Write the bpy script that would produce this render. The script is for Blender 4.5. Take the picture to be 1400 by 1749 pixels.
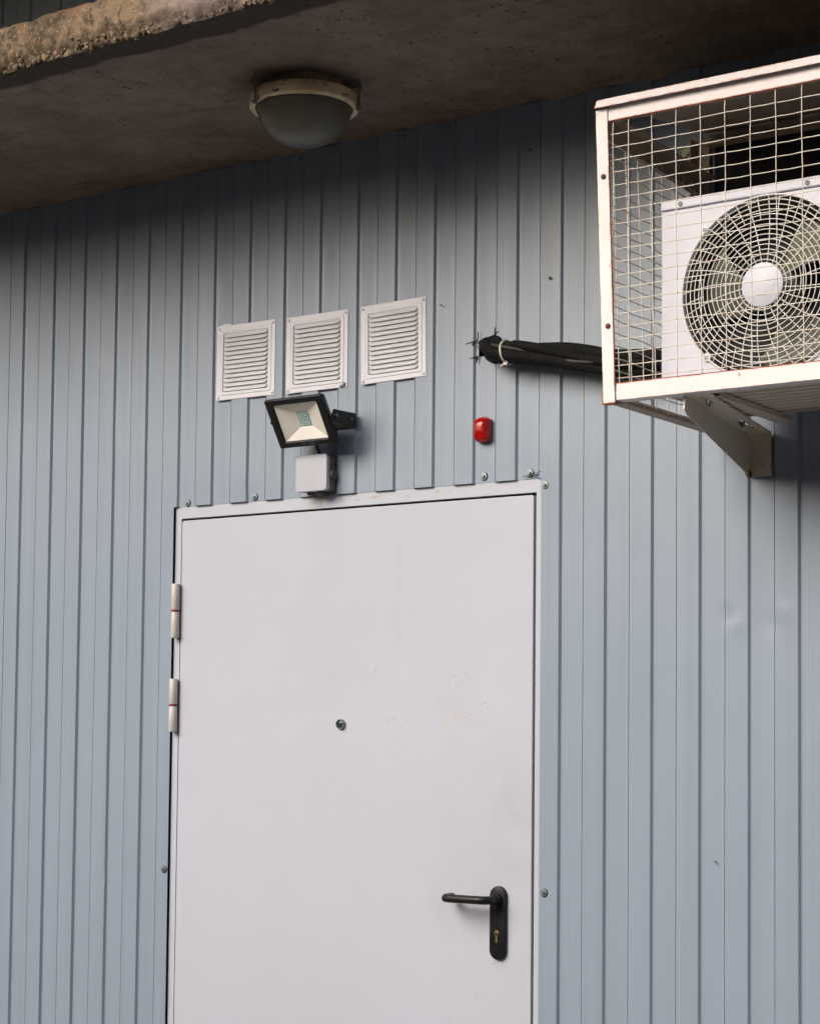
import bpy, bmesh, math, random
from mathutils import Vector, Matrix, noise
random.seed(7)
S = bpy.context.scene
for o in list(bpy.data.objects): bpy.data.objects.remove(o)
COL = S.collection
R = math.radians
PI = math.pi

# ------------------------------------------------------------------ camera
cd = bpy.data.cameras.new('camera'); cam = bpy.data.objects.new('camera', cd); COL.objects.link(cam)
cd.sensor_fit = 'HORIZONTAL'; cd.sensor_width = 36.0
cd.lens = 3260.93/1400*36.0
cd.shift_x = 0.0; cd.shift_y = (1071.7-874.5)/1400
cd.clip_start = 0.05; cd.clip_end = 500
r_ = Vector((0.820543, 0.5714972, 0.0100073)); u_ = Vector((0.0242059, -0.0522358, 0.9983414)); w_ = Vector((-0.571072, 0.81894, 0.0566953))
M = Matrix((r_, u_, -w_)).transposed().to_4x4()
M.translation = Vector((3.894575, -3.699445, 1.481658))
cam.matrix_world = M
S.camera = cam
S.render.resolution_x = 819; S.render.resolution_y = 1024

# ------------------------------------------------------------------ sky, sun, exposure
SUN_EL = 33.5; SUN_AZ = -21.0          # azimuth: direction the light comes from, measured from -Y towards -X
W = bpy.data.worlds.new("World"); S.world = W; W.use_nodes = True
nt = W.node_tree; bg = nt.nodes['Background']
sky = nt.nodes.new('ShaderNodeTexSky'); sky.sky_type = 'NISHITA'; sky.sun_disc = False
sky.sun_elevation = R(SUN_EL)
sky.air_density = 0.8; sky.dust_density = 8.0; sky.ozone_density = 1.0
nt.links.new(sky.outputs[0], bg.inputs[0]); bg.inputs[1].default_value = 0.148
sd = bpy.data.lights.new('sun', 'SUN'); sun = bpy.data.objects.new('sun', sd); COL.objects.link(sun)
sd.energy = 1.15; sd.angle = R(42); sd.color = (1.0, 0.992, 0.988)
frm = Vector((math.sin(R(SUN_AZ))*math.cos(R(SUN_EL)), -math.cos(R(SUN_AZ))*math.cos(R(SUN_EL)), math.sin(R(SUN_EL))))
sun.rotation_euler = frm.to_track_quat('Z', 'Y').to_euler()
sun.location = frm*20
sky.sun_rotation = math.atan2(frm.x, frm.y)
S.view_settings.view_transform = 'Standard'; S.view_settings.look = 'None'
S.view_settings.exposure = 0.24; S.view_settings.gamma = 1.0
S.view_settings.use_curve_mapping = False

# ------------------------------------------------------------------ material helpers
class NT:
    def __init__(s, name):
        s.m = bpy.data.materials.new(name); s.m.use_nodes = True; s.t = s.m.node_tree
        s.b = s.t.nodes['Principled BSDF']; s.out = s.t.nodes['Material Output']
        s.pos = s.t.nodes.new('ShaderNodeNewGeometry').outputs['Position']
    def n(s, k, **kw):
        x = s.t.nodes.new(k)
        for a, v in kw.items(): setattr(x, a, v)
        return x
    def put(s, sock, v):
        if hasattr(v, 'is_linked'): s.t.links.new(v, sock)
        elif isinstance(v, (tuple, list)) and sock.type == 'RGBA' and len(v) == 3: sock.default_value = (*v, 1)
        else: sock.default_value = v
    def scale(s, sc, loc=(0,0,0)):
        m = s.n('ShaderNodeMapping'); s.put(m.inputs[0], s.pos); m.inputs['Location'].default_value = loc
        m.inputs['Scale'].default_value = sc if isinstance(sc, (tuple, list)) else (sc,)*3
        return m.outputs[0]
    def noise(s, sc, detail=4, rough=.55, loc=(0,0,0), dist=0):
        x = s.n('ShaderNodeTexNoise'); s.put(x.inputs['Vector'], s.scale(sc, loc)); x.inputs['Scale'].default_value = 1
        x.inputs['Detail'].default_value = detail; x.inputs['Roughness'].default_value = rough; x.inputs['Distortion'].default_value = dist
        return x.outputs[0]
    def voro(s, sc, feat='F1', rnd=1.0):
        x = s.n('ShaderNodeTexVoronoi', feature=feat); s.put(x.inputs['Vector'], s.scale(sc)); x.inputs['Scale'].default_value = 1
        x.inputs['Randomness'].default_value = rnd
        return x.outputs['Distance']
    def ramp(s, v, a, b, c0=0.0, c1=1.0):
        x = s.n('ShaderNodeMapRange'); s.put(x.inputs[0], v); x.inputs[1].default_value = a; x.inputs[2].default_value = b
        x.inputs[3].default_value = c0; x.inputs[4].default_value = c1; x.interpolation_type = 'SMOOTHSTEP'
        return x.outputs[0]
    def math(s, op, a, b=0.0):
        x = s.n('ShaderNodeMath', operation=op); s.put(x.inputs[0], a); s.put(x.inputs[1], b); return x.outputs[0]
    def mix(s, f, a, b, blend='MIX'):
        x = s.n('ShaderNodeMix', data_type='RGBA', blend_type=blend)
        s.put(x.inputs[0], f); s.put(x.inputs[6], a); s.put(x.inputs[7], b); return x.outputs[2]
    def xyz(s):
        x = s.n('ShaderNodeSeparateXYZ'); s.put(x.inputs[0], s.pos); return x.outputs
    def blob(s, x0, z0, rx, rz, soft=1.0):
        o = s.xyz()
        a = s.math('DIVIDE', s.math('SUBTRACT', o[0], x0), rx); c = s.math('DIVIDE', s.math('SUBTRACT', o[2], z0), rz)
        d = s.math('SQRT', s.math('ADD', s.math('MULTIPLY', a, a), s.math('MULTIPLY', c, c)))
        return s.ramp(d, 0.0, 1.0, soft, 0.0)
    def bump(s, h, dist=.001, strength=1.0, normal=None):
        x = s.n('ShaderNodeBump'); s.put(x.inputs['Height'], h); x.inputs['Distance'].default_value = dist; x.inputs['Strength'].default_value = strength
        if normal is not None: s.put(x.inputs['Normal'], normal)
        return x.outputs[0]
    def edge(s, rad=.004):
        x = s.n('ShaderNodeBevel', samples=6); x.inputs[0].default_value = rad
        g = s.n('ShaderNodeNewGeometry'); d = s.n('ShaderNodeVectorMath', operation='DOT_PRODUCT')
        s.put(d.inputs[0], x.outputs[0]); s.put(d.inputs[1], g.outputs['Normal'])
        return s.ramp(d.outputs['Value'], .995, .9, 0, 1)
    def fin(s, col=None, rough=.5, metal=0.0, normal=None, spec=None, **kw):
        if col is not None: s.put(s.b.inputs['Base Color'], col)
        s.put(s.b.inputs['Roughness'], rough); s.put(s.b.inputs['Metallic'], metal)
        if normal is not None: s.put(s.b.inputs['Normal'], normal)
        if spec is not None: s.put(s.b.inputs['Specular IOR Level'], spec)
        for k, v in kw.items(): s.put(s.b.inputs[k.replace('_', ' ')], v)
        return s.m

def mat_wall():
    t = NT('blue_grey_sheet_steel')
    n1 = t.noise((2.2, 2.2, 0.9), 3); n2 = t.noise((30, 30, 6), 5); n3 = t.noise(240, 3)
    c = t.mix(t.ramp(n1, .3, .7), (.246, .307, .386), (.258, .320, .402))
    # run-off dirt: faint vertical streaks and specks
    st = t.ramp(t.noise((55, 55, .35), 2, .5), .38, .78)
    c = t.mix(t.math('MULTIPLY', st, .20), c, (.20, .225, .24))
    sp = t.ramp(t.voro((62, 62, 45)), .05, .075, 1, 0)
    spm = t.ramp(t.noise(5, 2), .50, .62)
    c = t.mix(t.math('MULTIPLY', t.math('MULTIPLY', sp, spm), .75), c, (.12, .09, .06))
    h = t.math('ADD', t.math('MULTIPLY', t.noise((7, 7, 2.2), 2), 1.0), t.math('MULTIPLY', n3, .012))
    h = t.math('ADD', h, t.math('MULTIPLY', t.noise((22, 22, 5), 2), .15))
    ro = t.ramp(t.noise((1.5, 1.5, .8), 1), .2, .8, .33, .37)
    return t.fin(c, ro, .0, t.bump(h, .0046), spec=.58)

def mat_paint(name, base, dark=None, rough=.45, rust=0.0, speck=.3, peel=True):
    t = NT(name)
    n1 = t.noise(3.5, 4); c = t.mix(t.ramp(n1, .3, .7), base, tuple(v*.93 for v in base))
    if speck:
        sp = t.ramp(t.voro(95), .045, .08, 1, 0); sm = t.ramp(t.noise(9, 2), .52, .66)
        c = t.mix(t.math('MULTIPLY', t.math('MULTIPLY', sp, sm), speck*2), c, (.22, .11, .05))
    gr = t.ramp(t.noise((14, 14, 4), 5, .65), .5, .8); c = t.mix(t.math('MULTIPLY', gr, .16), c, (.38, .33, .26))
    if rust:
        e = t.edge(.0045); rn = t.ramp(t.noise(38, 5, .65), .46, .60)
        f = t.math('MULTIPLY', e, rn); f2 = t.ramp(t.noise(55, 5, .7, loc=(4, 2, 7)), .66, .72)
        f = t.math('MAXIMUM', t.math('MULTIPLY', f, rust), t.math('MULTIPLY', f2, rust*.8))
        rc = t.mix(t.ramp(t.noise(160, 3), .35, .65), (.30, .075, .02), (.55, .19, .06))
        c = t.mix(f, c, rc)
    h = t.noise(420 if peel else 60, 2)
    return t.fin(c, rough, 0, t.bump(h, .0004 if peel else .0008))

def mat_door():
    t = NT('grey_powder_coat')
    c = t.mix(t.ramp(t.noise((2, 2, 1.4), 4), .3, .7), (.472, .506, .592), (.45, .486, .56))
    # old rusty drip and specks on the leaf
    st = t.blob(1.277, 1.80, .010, .24); st = t.math('MULTIPLY', st, t.ramp(t.noise((60, 60, 22), 4), .40, .66))
    c = t.mix(t.math('MULTIPLY', st, .55), c, (.46, .38, .29))
    rg = t.math('MAXIMUM', t.blob(1.26, 1.56, .16, .26), t.blob(1.46, 1.56, .17, .32))
    rg = t.math('MAXIMUM', rg, t.blob(1.45, .90, .15, .14))
    sp = t.ramp(t.voro((92, 92, 80)), .10, .17, 1, 0)
    sm = t.ramp(t.noise((17, 17, 12), 2), .50, .62)
    c = t.mix(t.math('MULTIPLY', t.math('MULTIPLY', sp, sm), t.math('MULTIPLY', rg, 1.5)), c, (.36, .20, .10))
    soft = t.math('MULTIPLY', t.ramp(t.noise((35, 35, 22), 4, .6), .56, .72), rg)
    c = t.mix(t.math('MULTIPLY', soft, .45), c, (.52, .43, .34))
    wide = t.ramp(t.voro((38, 38, 30)), .03, .05, 1, 0)
    c = t.mix(t.math('MULTIPLY', wide, .35), c, (.25, .18, .13))
    dt = t.ramp(t.voro((11, 11, 9)), .014, .022, 1, 0)
    c = t.mix(t.math('MULTIPLY', dt, .9), c, (.07, .05, .04))
    sm2 = t.ramp(t.noise((3, 3, 2), 5, .6, loc=(5, 1, 2)), .5, .75)
    c = t.mix(t.math('MULTIPLY', sm2, .12), c, (.42, .43, .41))
    gm = t.math('MULTIPLY', t.math('MAXIMUM', t.blob(1.49, 1.09, .16, .12), t.blob(1.60, 1.30, .10, .22)), t.ramp(t.noise(14, 4), .35, .7))
    c = t.mix(t.math('MULTIPLY', gm, .30), c, (.30, .29, .26))
    # rust runs on the lintel of the frame under the box
    l1 = t.math('MULTIPLY', t.blob(1.035, 2.058, .016, .030), t.ramp(t.noise((130, 130, 50), 4), .38, .6))
    l2 = t.math('MULTIPLY', t.blob(1.27, 2.055, .25, .008), t.ramp(t.noise((60, 60, 200), 3), .48, .7))
    l3 = t.math('MULTIPLY', t.blob(1.566, .965, .028, .018), t.ramp(t.noise(90, 4), .45, .6))
    c = t.mix(t.math('MULTIPLY', t.math('MAXIMUM', t.math('MAXIMUM', l1, l2), l3), .8), c, (.36, .22, .11))
    l4 = t.blob(1.036, 2.05, .06, .026)
    c = t.mix(t.math('MULTIPLY', l4, .22), c, (.35, .31, .22))
    h = t.math('ADD', t.noise(520, 2), t.math('MULTIPLY', t.noise((4, 4, 3), 2), 9.0))
    return t.fin(c, t.ramp(t.noise(12, 3), .3, .7, .34, .44), 0, t.bump(h, .00028), spec=.45)

def mat_concrete(name, base, dark, stain=False, bumpd=.004):
    t = NT(name)
    n1 = t.noise(4, 6, .62); n2 = t.noise(26, 6, .65); n3 = t.noise(150, 4, .6)
    c = t.mix(t.ramp(n1, .32, .68), base, dark)
    c = t.mix(t.math('MULTIPLY', t.ramp(n2, .35, .75), .55), c, tuple(v*.62 for v in dark))
    c = t.mix(t.math('MULTIPLY', t.ramp(n3, .5, .8), .4), c, tuple(min(1, v*1.45) for v in base))
    if stain:
        o = t.xyz(); wob = t.math('MULTIPLY', t.math('SUBTRACT', t.noise((5, 5, 5), 5, .6), .5), .10)
        e = t.math('ADD', o[1], wob); band = t.ramp(e, -.728, -.712, 1, 0)
        c = t.mix(t.math('MULTIPLY', band, .78), c, (.030, .027, .022))
        pit = t.ramp(t.voro((46, 28, 46)), .12, .2, 1, 0); pm = t.ramp(t.noise(6, 3), .5, .62)
        c = t.mix(t.math('MULTIPLY', t.math('MULTIPLY', pit, pm), .8), c, (.02, .017, .013))
        ed = t.math('MULTIPLY', t.ramp(t.noise((8, 22, 8), 5, .6, loc=(2, 2, 2)), .58, .66), .35)
        c = t.mix(ed, c, (.10, .06, .04))
    h = t.math('ADD', t.math('MULTIPLY', n2, 1.0), t.math('MULTIPLY', n3, .35))
    return t.fin(c, .9, 0, t.bump(h, bumpd), spec=.2)

def mat_fascia():
    t = NT('crumbling_concrete')
    n1 = t.noise(7, 6, .62); n2 = t.noise((34, 34, 24), 6, .68); n3 = t.noise(130, 5, .65)
    c = t.mix(t.ramp(n1, .38, .60), (.31, .225, .148), (.16, .118, .08))
    c = t.mix(t.math('MULTIPLY', t.ramp(n2, .48, .62), .78), c, (.060, .049, .035))
    g = t.noise((9, 9, 14), 4, .6, loc=(1, 5, 3))
    c = t.mix(t.math('MULTIPLY', t.ramp(g, .54, .66), .5), c, (.30, .17, .09))
    c = t.mix(t.math('MULTIPLY', t.ramp(n3, .5, .72), .5), c, (.52, .45, .36))
    pit = t.ramp(t.voro(120), .12, .22, 1, 0); pm = t.ramp(t.noise(25, 3), .5, .6)
    c = t.mix(t.math('MULTIPLY', pit, pm), c, (.02, .017, .013))
    o = t.xyz(); pk = t.ramp(t.math('ADD', o[0], t.math('MULTIPLY', n1, .3)), 1.28, 1.45)
    c = t.mix(t.math('MULTIPLY', pk, .6), c, (.46, .38, .36))
    lo = t.ramp(t.math('ADD', o[2], t.math('MULTIPLY', t.noise(16, 4), .05)), 2.990, 3.012, 1, 0)
    c = t.mix(t.math('MULTIPLY', lo, .55), c, (.085, .072, .052))
    h = t.math('ADD', n2, t.math('MULTIPLY', n3, .5))
    return t.fin(c, .9, 0, t.bump(h, .006), spec=.15)

def simple(name, col, rough=.5, metal=0.0, bumpd=.0003, nsc=60, var=.85, spec=None):
    t = NT(name); n = t.noise(nsc, 4)
    c = t.mix(t.ramp(n, .3, .7), col, tuple(v*var for v in col))
    return t.fin(c, t.ramp(t.noise(nsc*.4, 3), .3, .7, max(.03, rough-.06), min(1, rough+.08)), metal, t.bump(t.noise(nsc*4, 2), bumpd), spec=spec)

MW = mat_wall(); MD = mat_door()
MCAGE = mat_paint('chipped_cream_pink_paint', (.76, .70, .70), rough=.42, rust=1.0, speck=.5)
MINN = mat_paint('shaded_brown_paint', (.34, .27, .21), rough=.55, rust=.5, speck=.6)  # dirty brown, darkened to add shade to the cage's inner rails and roof
MWIRE = mat_paint('cream_wire_paint', (.76, .73, .65), rough=.45, rust=.35, speck=.2, peel=False)
MAC = mat_paint('white_enamel', (.585, .60, .685), rough=.35, speck=.08)
MGRILL = simple('grille_wire_coating', (.76, .76, .74), .4)
MVENT = mat_paint('white_stamped_metal', (.72, .73, .80), rough=.30, speck=.05)
MSLAT = mat_paint('white_louvre_metal', (.68, .70, .74), rough=.42, speck=.12)
MBRK = mat_paint('dirty_grey_bracket_paint', (.64, .58, .48), rough=.55, rust=.9, speck=.6)
MBASE = mat_paint('galvanised_base_pan', (.60, .54, .44), rough=.5, rust=.25, speck=.5)
MCAN = mat_concrete('soffit_concrete', (.30, .245, .20), (.20, .162, .132), stain=True)
MTOP = mat_concrete('slab_concrete', (.30, .26, .20), (.20, .17, .13))
MFAS = mat_fascia()
MMORT = mat_concrete('old_mortar', (.30, .25, .20), (.16, .12, .095))
def mat_stone():
    t = NT('aggregate_stone'); c = t.mix(t.ramp(t.noise(70, 2), .35, .65), (.33, .265, .195), (.16, .128, .095))
    c = t.mix(t.ramp(t.noise(48, 1, loc=(4, 4, 4)), .66, .74), c, (.34, .19, .10)); return t.fin(c, .85, 0, t.bump(t.noise(300, 3), .0008), spec=.2)
MAGG = [mat_stone()]
MBLACK = simple('matt_black_plastic', (.010, .011, .012), .45, var=.8, spec=.35)
MHAND = simple('black_handle_plastic', (.006, .007, .009), .42, var=.8, spec=.35)
MFOAM = simple('black_pipe_insulation', (.007, .0075, .008), .8, bumpd=.0035, nsc=38, var=.65, spec=.2)
MTIE = simple('aged_white_nylon', (.66, .65, .56), .5)
MSTEEL = simple('zinc_screw_steel', (.24, .29, .31), .42, .6)
MDSTEEL = simple('dull_shaded_screw', (.17, .18, .19), .5, .4)
MRUB = simple('black_rubber_washer', (.02, .02, .022), .7)
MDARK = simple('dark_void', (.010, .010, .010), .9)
MREFL = simple('cream_reflector', (.74, .73, .67), .35, nsc=20, var=.96)
MLED = simple('teal_circuit_board', (.22, .46, .46), .5)
MDIODE = simple('led_diode', (.75, .85, .80), .3)
MBOX = mat_paint('grey_junction_box_plastic', (.46, .485, .56), rough=.5, speck=.05)
MBRASS = simple('brass', (.20, .145, .06), .5, 1.0)
MBOLT = simple('oxide_red_bolt', (.10, .012, .012), .45)
MRING = simple('red_hinge_washer', (.22, .02, .012), .5)
MHINGE = mat_paint('grey_hinge_paint', (.55, .54, .52), rough=.4, speck=.25)
MBLADE = simple('olive_fan_plastic', (.19, .195, .14), .5, nsc=25, var=.75)
MORIF = simple('brown_dusty_shroud', (.085, .065, .055), .6, nsc=30, var=.7)
MFIN = simple('dusty_condenser', (.014, .014, .014), .7)
MLABEL = simple('pale_yellow_green_tag', (.75, .80, .55), .5)
MGREEN = simple('green_mark', (.10, .32, .03), .5)
MPRINT = simple('worn_grey_lettering', (.085, .085, .09), .5)
def mat_chip():
    t = NT('chipped_cream_lamp_paint')
    c = t.mix(t.ramp(t.noise(12, 4), .35, .65), (.88, .75, .47), (.68, .52, .35))
    ch = t.ramp(t.noise(26, 5, .62, loc=(2.3, 1, 0)), .61, .64)
    c = t.mix(ch, c, (.035, .04, .05))
    ru = t.ramp(t.noise(60, 5, .6), .60, .68); c = t.mix(t.math('MULTIPLY', ru, .6), c, (.17, .08, .04))
    return t.fin(c, .55, 0, t.bump(t.math('ADD', ch, t.noise(150, 3)), .0012))
MCHIP = mat_chip()
def mat_glass(name, col, rough, trans, ior=1.45, dirt=.3):
    t = NT(name); c = t.mix(t.math('MULTIPLY', t.ramp(t.noise(18, 5, .6), .4, .7), dirt), col, (.12, .10, .075))
    return t.fin(c, rough, 0, t.bump(t.noise(300, 2), .0004), Transmission_Weight=trans, IOR=ior)
MDOME = mat_glass('dusty_frosted_glass', (.32, .31, .26), .28, .66)
MRED = mat_glass('red_lens', (.55, .008, .004), .08, .45, 1.49, 0.0)
MREDI = simple('red_lens_base', (.35, .01, .006), .4)
MCLEAR = mat_glass('clear_lamp_glass', (.95, .96, .95), .05, 1.0, 1.45, 0.0)
MASPH = mat_concrete('yard_paving', (.24, .215, .185), (.18, .16, .14))
MBLOCKER = mat_concrete('dark_render', (.09, .085, .078), (.06, .056, .05))
MPANE = simple('dark_window_glass', (.02, .025, .03), .1)

# ------------------------------------------------------------------ mesh helpers
class MB:
    def __init__(s): s.v = []; s.f = []; s.sm = []
    def add(s, vs, fs, smooth=False):
        b = len(s.v); s.v += [tuple(v) for v in vs]
        for f in fs: s.f.append([b+i for i in f]); s.sm.append(smooth)
        return s
    def box(s, x0, x1, y0, y1, z0, z1):
        s.add([(x0,y0,z0),(x1,y0,z0),(x1,y1,z0),(x0,y1,z0),(x0,y0,z1),(x1,y0,z1),(x1,y1,z1),(x0,y1,z1)],
              [(0,3,2,1),(4,5,6,7),(0,1,5,4),(1,2,6,5),(2,3,7,6),(3,0,4,7)]); return s
    def hexa(s, p):   # 8 points, same order as box
        s.add(p, [(0,3,2,1),(4,5,6,7),(0,1,5,4),(1,2,6,5),(2,3,7,6),(3,0,4,7)]); return s
    def prism(s, pts, ext, smooth=False):   # pts: planar loop, ext: vector
        n = len(pts); e = Vector(ext); P = [Vector(p) for p in pts]
        s.add(P+[p+e for p in P], [tuple(range(n))[::-1], tuple(range(n, 2*n))]+[(i, (i+1) % n, n+(i+1) % n, n+i) for i in range(n)], smooth); return s
    def tube(s, pts, r, n=8, closed=False, cap=True):
        P = [Vector(p) for p in pts]; k = len(P); rr = r if isinstance(r, (list, tuple)) else [r]*k
        T = []
        for i in range(k):
            a = P[(i-1) % k] if (closed or i > 0) else P[i]; b = P[(i+1) % k] if (closed or i < k-1) else P[i]
            T.append((b-a).normalized())
        up = Vector((0, 0, 1)) if abs(T[0].z) < .9 else Vector((1, 0, 0))
        N = (up-T[0]*up.dot(T[0])).normalized(); vs = []
        for i in range(k):
            N = (N-T[i]*N.dot(T[i])).normalized(); B = T[i].cross(N)
            for j in range(n):
                a = 2*PI*j/n; vs.append(P[i]+(N*math.cos(a)+B*math.sin(a))*rr[i])
        fs = []
        for i in range(k if closed else k-1):
            for j in range(n):
                i2 = (i+1) % k; fs.append((i*n+j, i*n+(j+1) % n, i2*n+(j+1) % n, i2*n+j))
        if cap and not closed: fs.append(tuple(range(n))[::-1]); fs.append(tuple((k-1)*n+j for j in range(n)))
        s.add(vs, fs, True); return s
    def lathe(s, prof, c, axis='y', n=48, smooth=True, sx=1.0, sz=1.0, caps=True):
        # prof: (radius, offset along axis); axis 'y' -> rotates in XZ, 'z' -> rotates in XY
        c = Vector(c); vs = []
        for (r, h) in prof:
            for j in range(n):
                a = 2*PI*j/n
                if axis == 'y': vs.append(c+Vector((r*math.cos(a)*sx, h, r*math.sin(a)*sz)))
                elif axis == 'z': vs.append(c+Vector((r*math.cos(a)*sx, r*math.sin(a)*sz, h)))
                else: vs.append(c+Vector((h, r*math.cos(a), r*math.sin(a))))
        fs = []
        for i in range(len(prof)-1):
            for j in range(n): fs.append((i*n+j, i*n+(j+1) % n, (i+1)*n+(j+1) % n, (i+1)*n+j))
        if caps and prof[0][0] > 1e-6: fs.append(tuple(range(n)))
        if caps and prof[-1][0] > 1e-6: fs.append(tuple((len(prof)-1)*n+j for j in range(n))[::-1])
        s.add(vs, fs, smooth); return s

def root(name, loc, label, cat, group=None, kind=None):
    o = bpy.data.objects.new(name, None); COL.objects.link(o); o.location = loc; o.empty_display_size = .05
    tag(o, label, cat, group, kind); return o
def tag(o, label=None, cat=None, group=None, kind=None):
    if label: o['label'] = label
    if cat: o['category'] = cat
    if group: o['group'] = group
    if kind: o['kind'] = kind
def wpos(o):
    p = Vector(o.location)
    while o.parent: o = o.parent; p += Vector(o.location)
    return p
def build(mb, name, mat, parent=None, bevel=0, loc=None, fixn=True, seg=2, auto=True):
    me = bpy.data.meshes.new(name)
    base = wpos(parent) if parent else Vector((0, 0, 0))
    off = (base+Vector(loc)) if loc else base
    me.from_pydata([tuple(Vector(v)-off) for v in mb.v], [], mb.f)
    me.materials.append(mat)
    for p, sm in zip(me.polygons, mb.sm): p.use_smooth = sm
    if fixn:
        b = bmesh.new(); b.from_mesh(me); bmesh.ops.recalc_face_normals(b, faces=b.faces); b.to_mesh(me); b.free()
    if auto and any(mb.sm):
        me.set_sharp_from_angle(angle=R(20 if 'sheet' in name and 'roof' not in name else 40))
    o = bpy.data.objects.new(name, me); COL.objects.link(o)
    if parent: o.parent = parent
    o.location = Vector(loc) if loc else (0, 0, 0)
    if bevel:
        m = o.modifiers.new('bevel', 'BEVEL'); m.width = bevel; m.segments = seg; m.limit_method = 'ANGLE'; m.angle_limit = R(35)
        m.harden_normals = False
    return o

def loft(b, loops, cap0=False, cap1=False, smooth=False):
    n = len(loops[0]); vs = [p for l in loops for p in l]; fs = []
    for k in range(len(loops)-1):
        for j in range(n): fs.append((k*n+j, k*n+(j+1) % n, (k+1)*n+(j+1) % n, (k+1)*n+j))
    if cap0: fs.append(tuple(range(n))[::-1])
    if cap1: fs.append(tuple((len(loops)-1)*n+j for j in range(n)))
    b.add(vs, fs, smooth)
def rounded_rect(cx, cz, w, h, r, n=6):
    pts = []
    for (sx, sz, a0) in ((1, 1, 0), (-1, 1, 90), (-1, -1, 180), (1, -1, 270)):
        for k in range(n+1):
            a = R(a0+90*k/n); pts.append((cx+sx*(w/2-r)+r*math.cos(a), cz+sz*(h/2-r)+r*math.sin(a)))
    return pts

# ================================================================== SETTING
b = MB(); b.add([(-60, -60, 0), (60, -60, 0), (60, 60, 0), (-60, 60, 0)], [(0, 1, 2, 3)])
g = build(b, 'ground', MASPH, fixn=False); tag(g, 'worn concrete yard in front of the wall', 'ground', kind='structure')

# ------------------------------------------------------------------ corrugated wall
GX = [-0.0049, 0.1119, 0.2284, 0.3457, 0.4621, 0.5773, 0.6924, 0.8098, 0.9227, 1.035, 1.1501, 1.2646, 1.3771, 1.4915, 1.6076, 1.725, 1.8404, 1.9562, 2.0713, 2.1852, 2.2983]
while GX[0] > -1.6: GX.insert(0, GX[0]-.1155)
while GX[-1] < 4.6: GX.append(GX[-1]+.1145)
DEP = .0068; SL = .0058; SL2 = .0036
cols = []      # (x, y)
def lerp(a, b, t): return a+(b-a)*t
XR = [x-.003-DEP*(3.89-x)/3.7/2 for x in GX]
for i in range(len(GX)-1):
    a = XR[i]; m = (GX[i]+GX[i+1])/2; e = XR[i+1]
    cols += [(a, 0.0), (a+.0006, .0003), (a+SL-.001, DEP-.0003), (a+SL, DEP)]
    for k in range(1, 6): cols.append((lerp(a+SL, m-SL2, k/6), DEP))
    cols += [(m-SL2, DEP), (m-SL2+.0006, DEP-.0004), (m-.0008, .0006), (m, 0.0), (m+.0006, .0018), (m+.0010, .0018), (m+.0016, 0.0)]
    for k in range(1, 6): cols.append((lerp(m+.002, e, k/6), 0.0))
OX0, OX1, OZ = .5625, 1.6735, 2.069      # door opening in the sheet
HX0, HX1, HZ0, HZ1 = 1.498, 1.548, 2.366, 2.408
def insert_col(x):
    for i in range(len(cols)-1):
        if cols[i][0] < x < cols[i+1][0]:
            t = (x-cols[i][0])/(cols[i+1][0]-cols[i][0]); cols.insert(i+1, (x, lerp(cols[i][1], cols[i+1][1], t))); return
for x in (OX0, OX1, HX0, HX1): insert_col(x)
zs = [0.0, .3, .6]+[.6+.0155*k for k in range(1, 151)]
zs = [z for z in zs if z < 2.935]+[2.943]
zs = sorted(set(zs+[OZ, HZ0, HZ1]))
DENTS = [(2.135, 1.742, .022, .014, .0026), (2.160, 1.725, .014, .020, -.0022), (2.236, 1.725, .020, .016, .0020), (2.262, 1.745, .018, .012, -.0018),
         (.333, 1.098, .012, .022, .0018), (.76, 2.24, .03, .08, .0014), (.80, 2.13, .025, .05, -.0012), (.72, 2.62, .02, .05, .0012),
         (1.695, 2.10, .03, .10, -.0014), (.31, 2.50, .012, .03, .0014), (.345, 2.30, .01, .05, -.001), (2.60, 1.3, .03, .05, .0015), (1.93, 1.35, .03, .09, .0008)]
def sheet(z_list, holes):
    b = MB(); nx = len(cols); vs = []
    for z in z_list:
        for (x, y) in cols:
            d = 0.0
            for (dx, dz, sx, sz, am) in DENTS:
                u = ((x-dx)/sx)**2+((z-dz)/sz)**2
                if u < 8: d += am*math.exp(-u)
            near = holes and ((OX0-.02 < x < OX1+.02) and z < OZ+.03)
            if not near: d += .0007*noise.noise(Vector((x*3.1, 0, z*.8)))
            if not near: d += .00042*noise.noise(Vector((x*15, 5, z*1.3)))+.00016*noise.noise(Vector((x*34, 5, z*4)))
            if not near: d += .00030*(noise.cell(Vector((math.floor((x+.0049)/.0573), 3, math.floor(z*.0))))-.5)*2*(((x+.0049)/.0573) % 1-.5)
            xx, zz = x, z
            if holes and HZ0-1e-6 <= z <= HZ1+1e-6 and HX0-1e-6 <= x <= HX1+1e-6:   # the cut edge of the pipe hole is not square
                if abs(z-HZ1) < 1e-6: zz = z+.012*(x-HX0)/(HX1-HX0)-.004
            vs.append((xx, y+d, zz))
    fs = []
    for k in range(len(z_list)-1):
        zc = (z_list[k]+z_list[k+1])/2
        for i in range(nx-1):
            xc = (cols[i][0]+cols[i+1][0])/2
            if holes:
                if OX0 < xc < OX1 and zc < OZ: continue
                if HX0 < xc < HX1 and HZ0 < zc < HZ1: continue
            fs.append((k*nx+i, k*nx+i+1, (k+1)*nx+i+1, (k+1)*nx+i))
    b.add(vs, fs, True); return b
wall = root('metal_wall', (1.2, 0, 0), 'blue-grey ribbed sheet steel wall around the grey door', 'wall')
build(sheet(zs, True), 'ribbed_sheet', MW, wall, fixn=False)
up = build(sheet([3.045, 3.3, 3.6, 4.0, 4.6], False), 'upper_sheet', MW, wall, fixn=False)
up['label'] = 'ribbed sheet above the concrete canopy'
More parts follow.
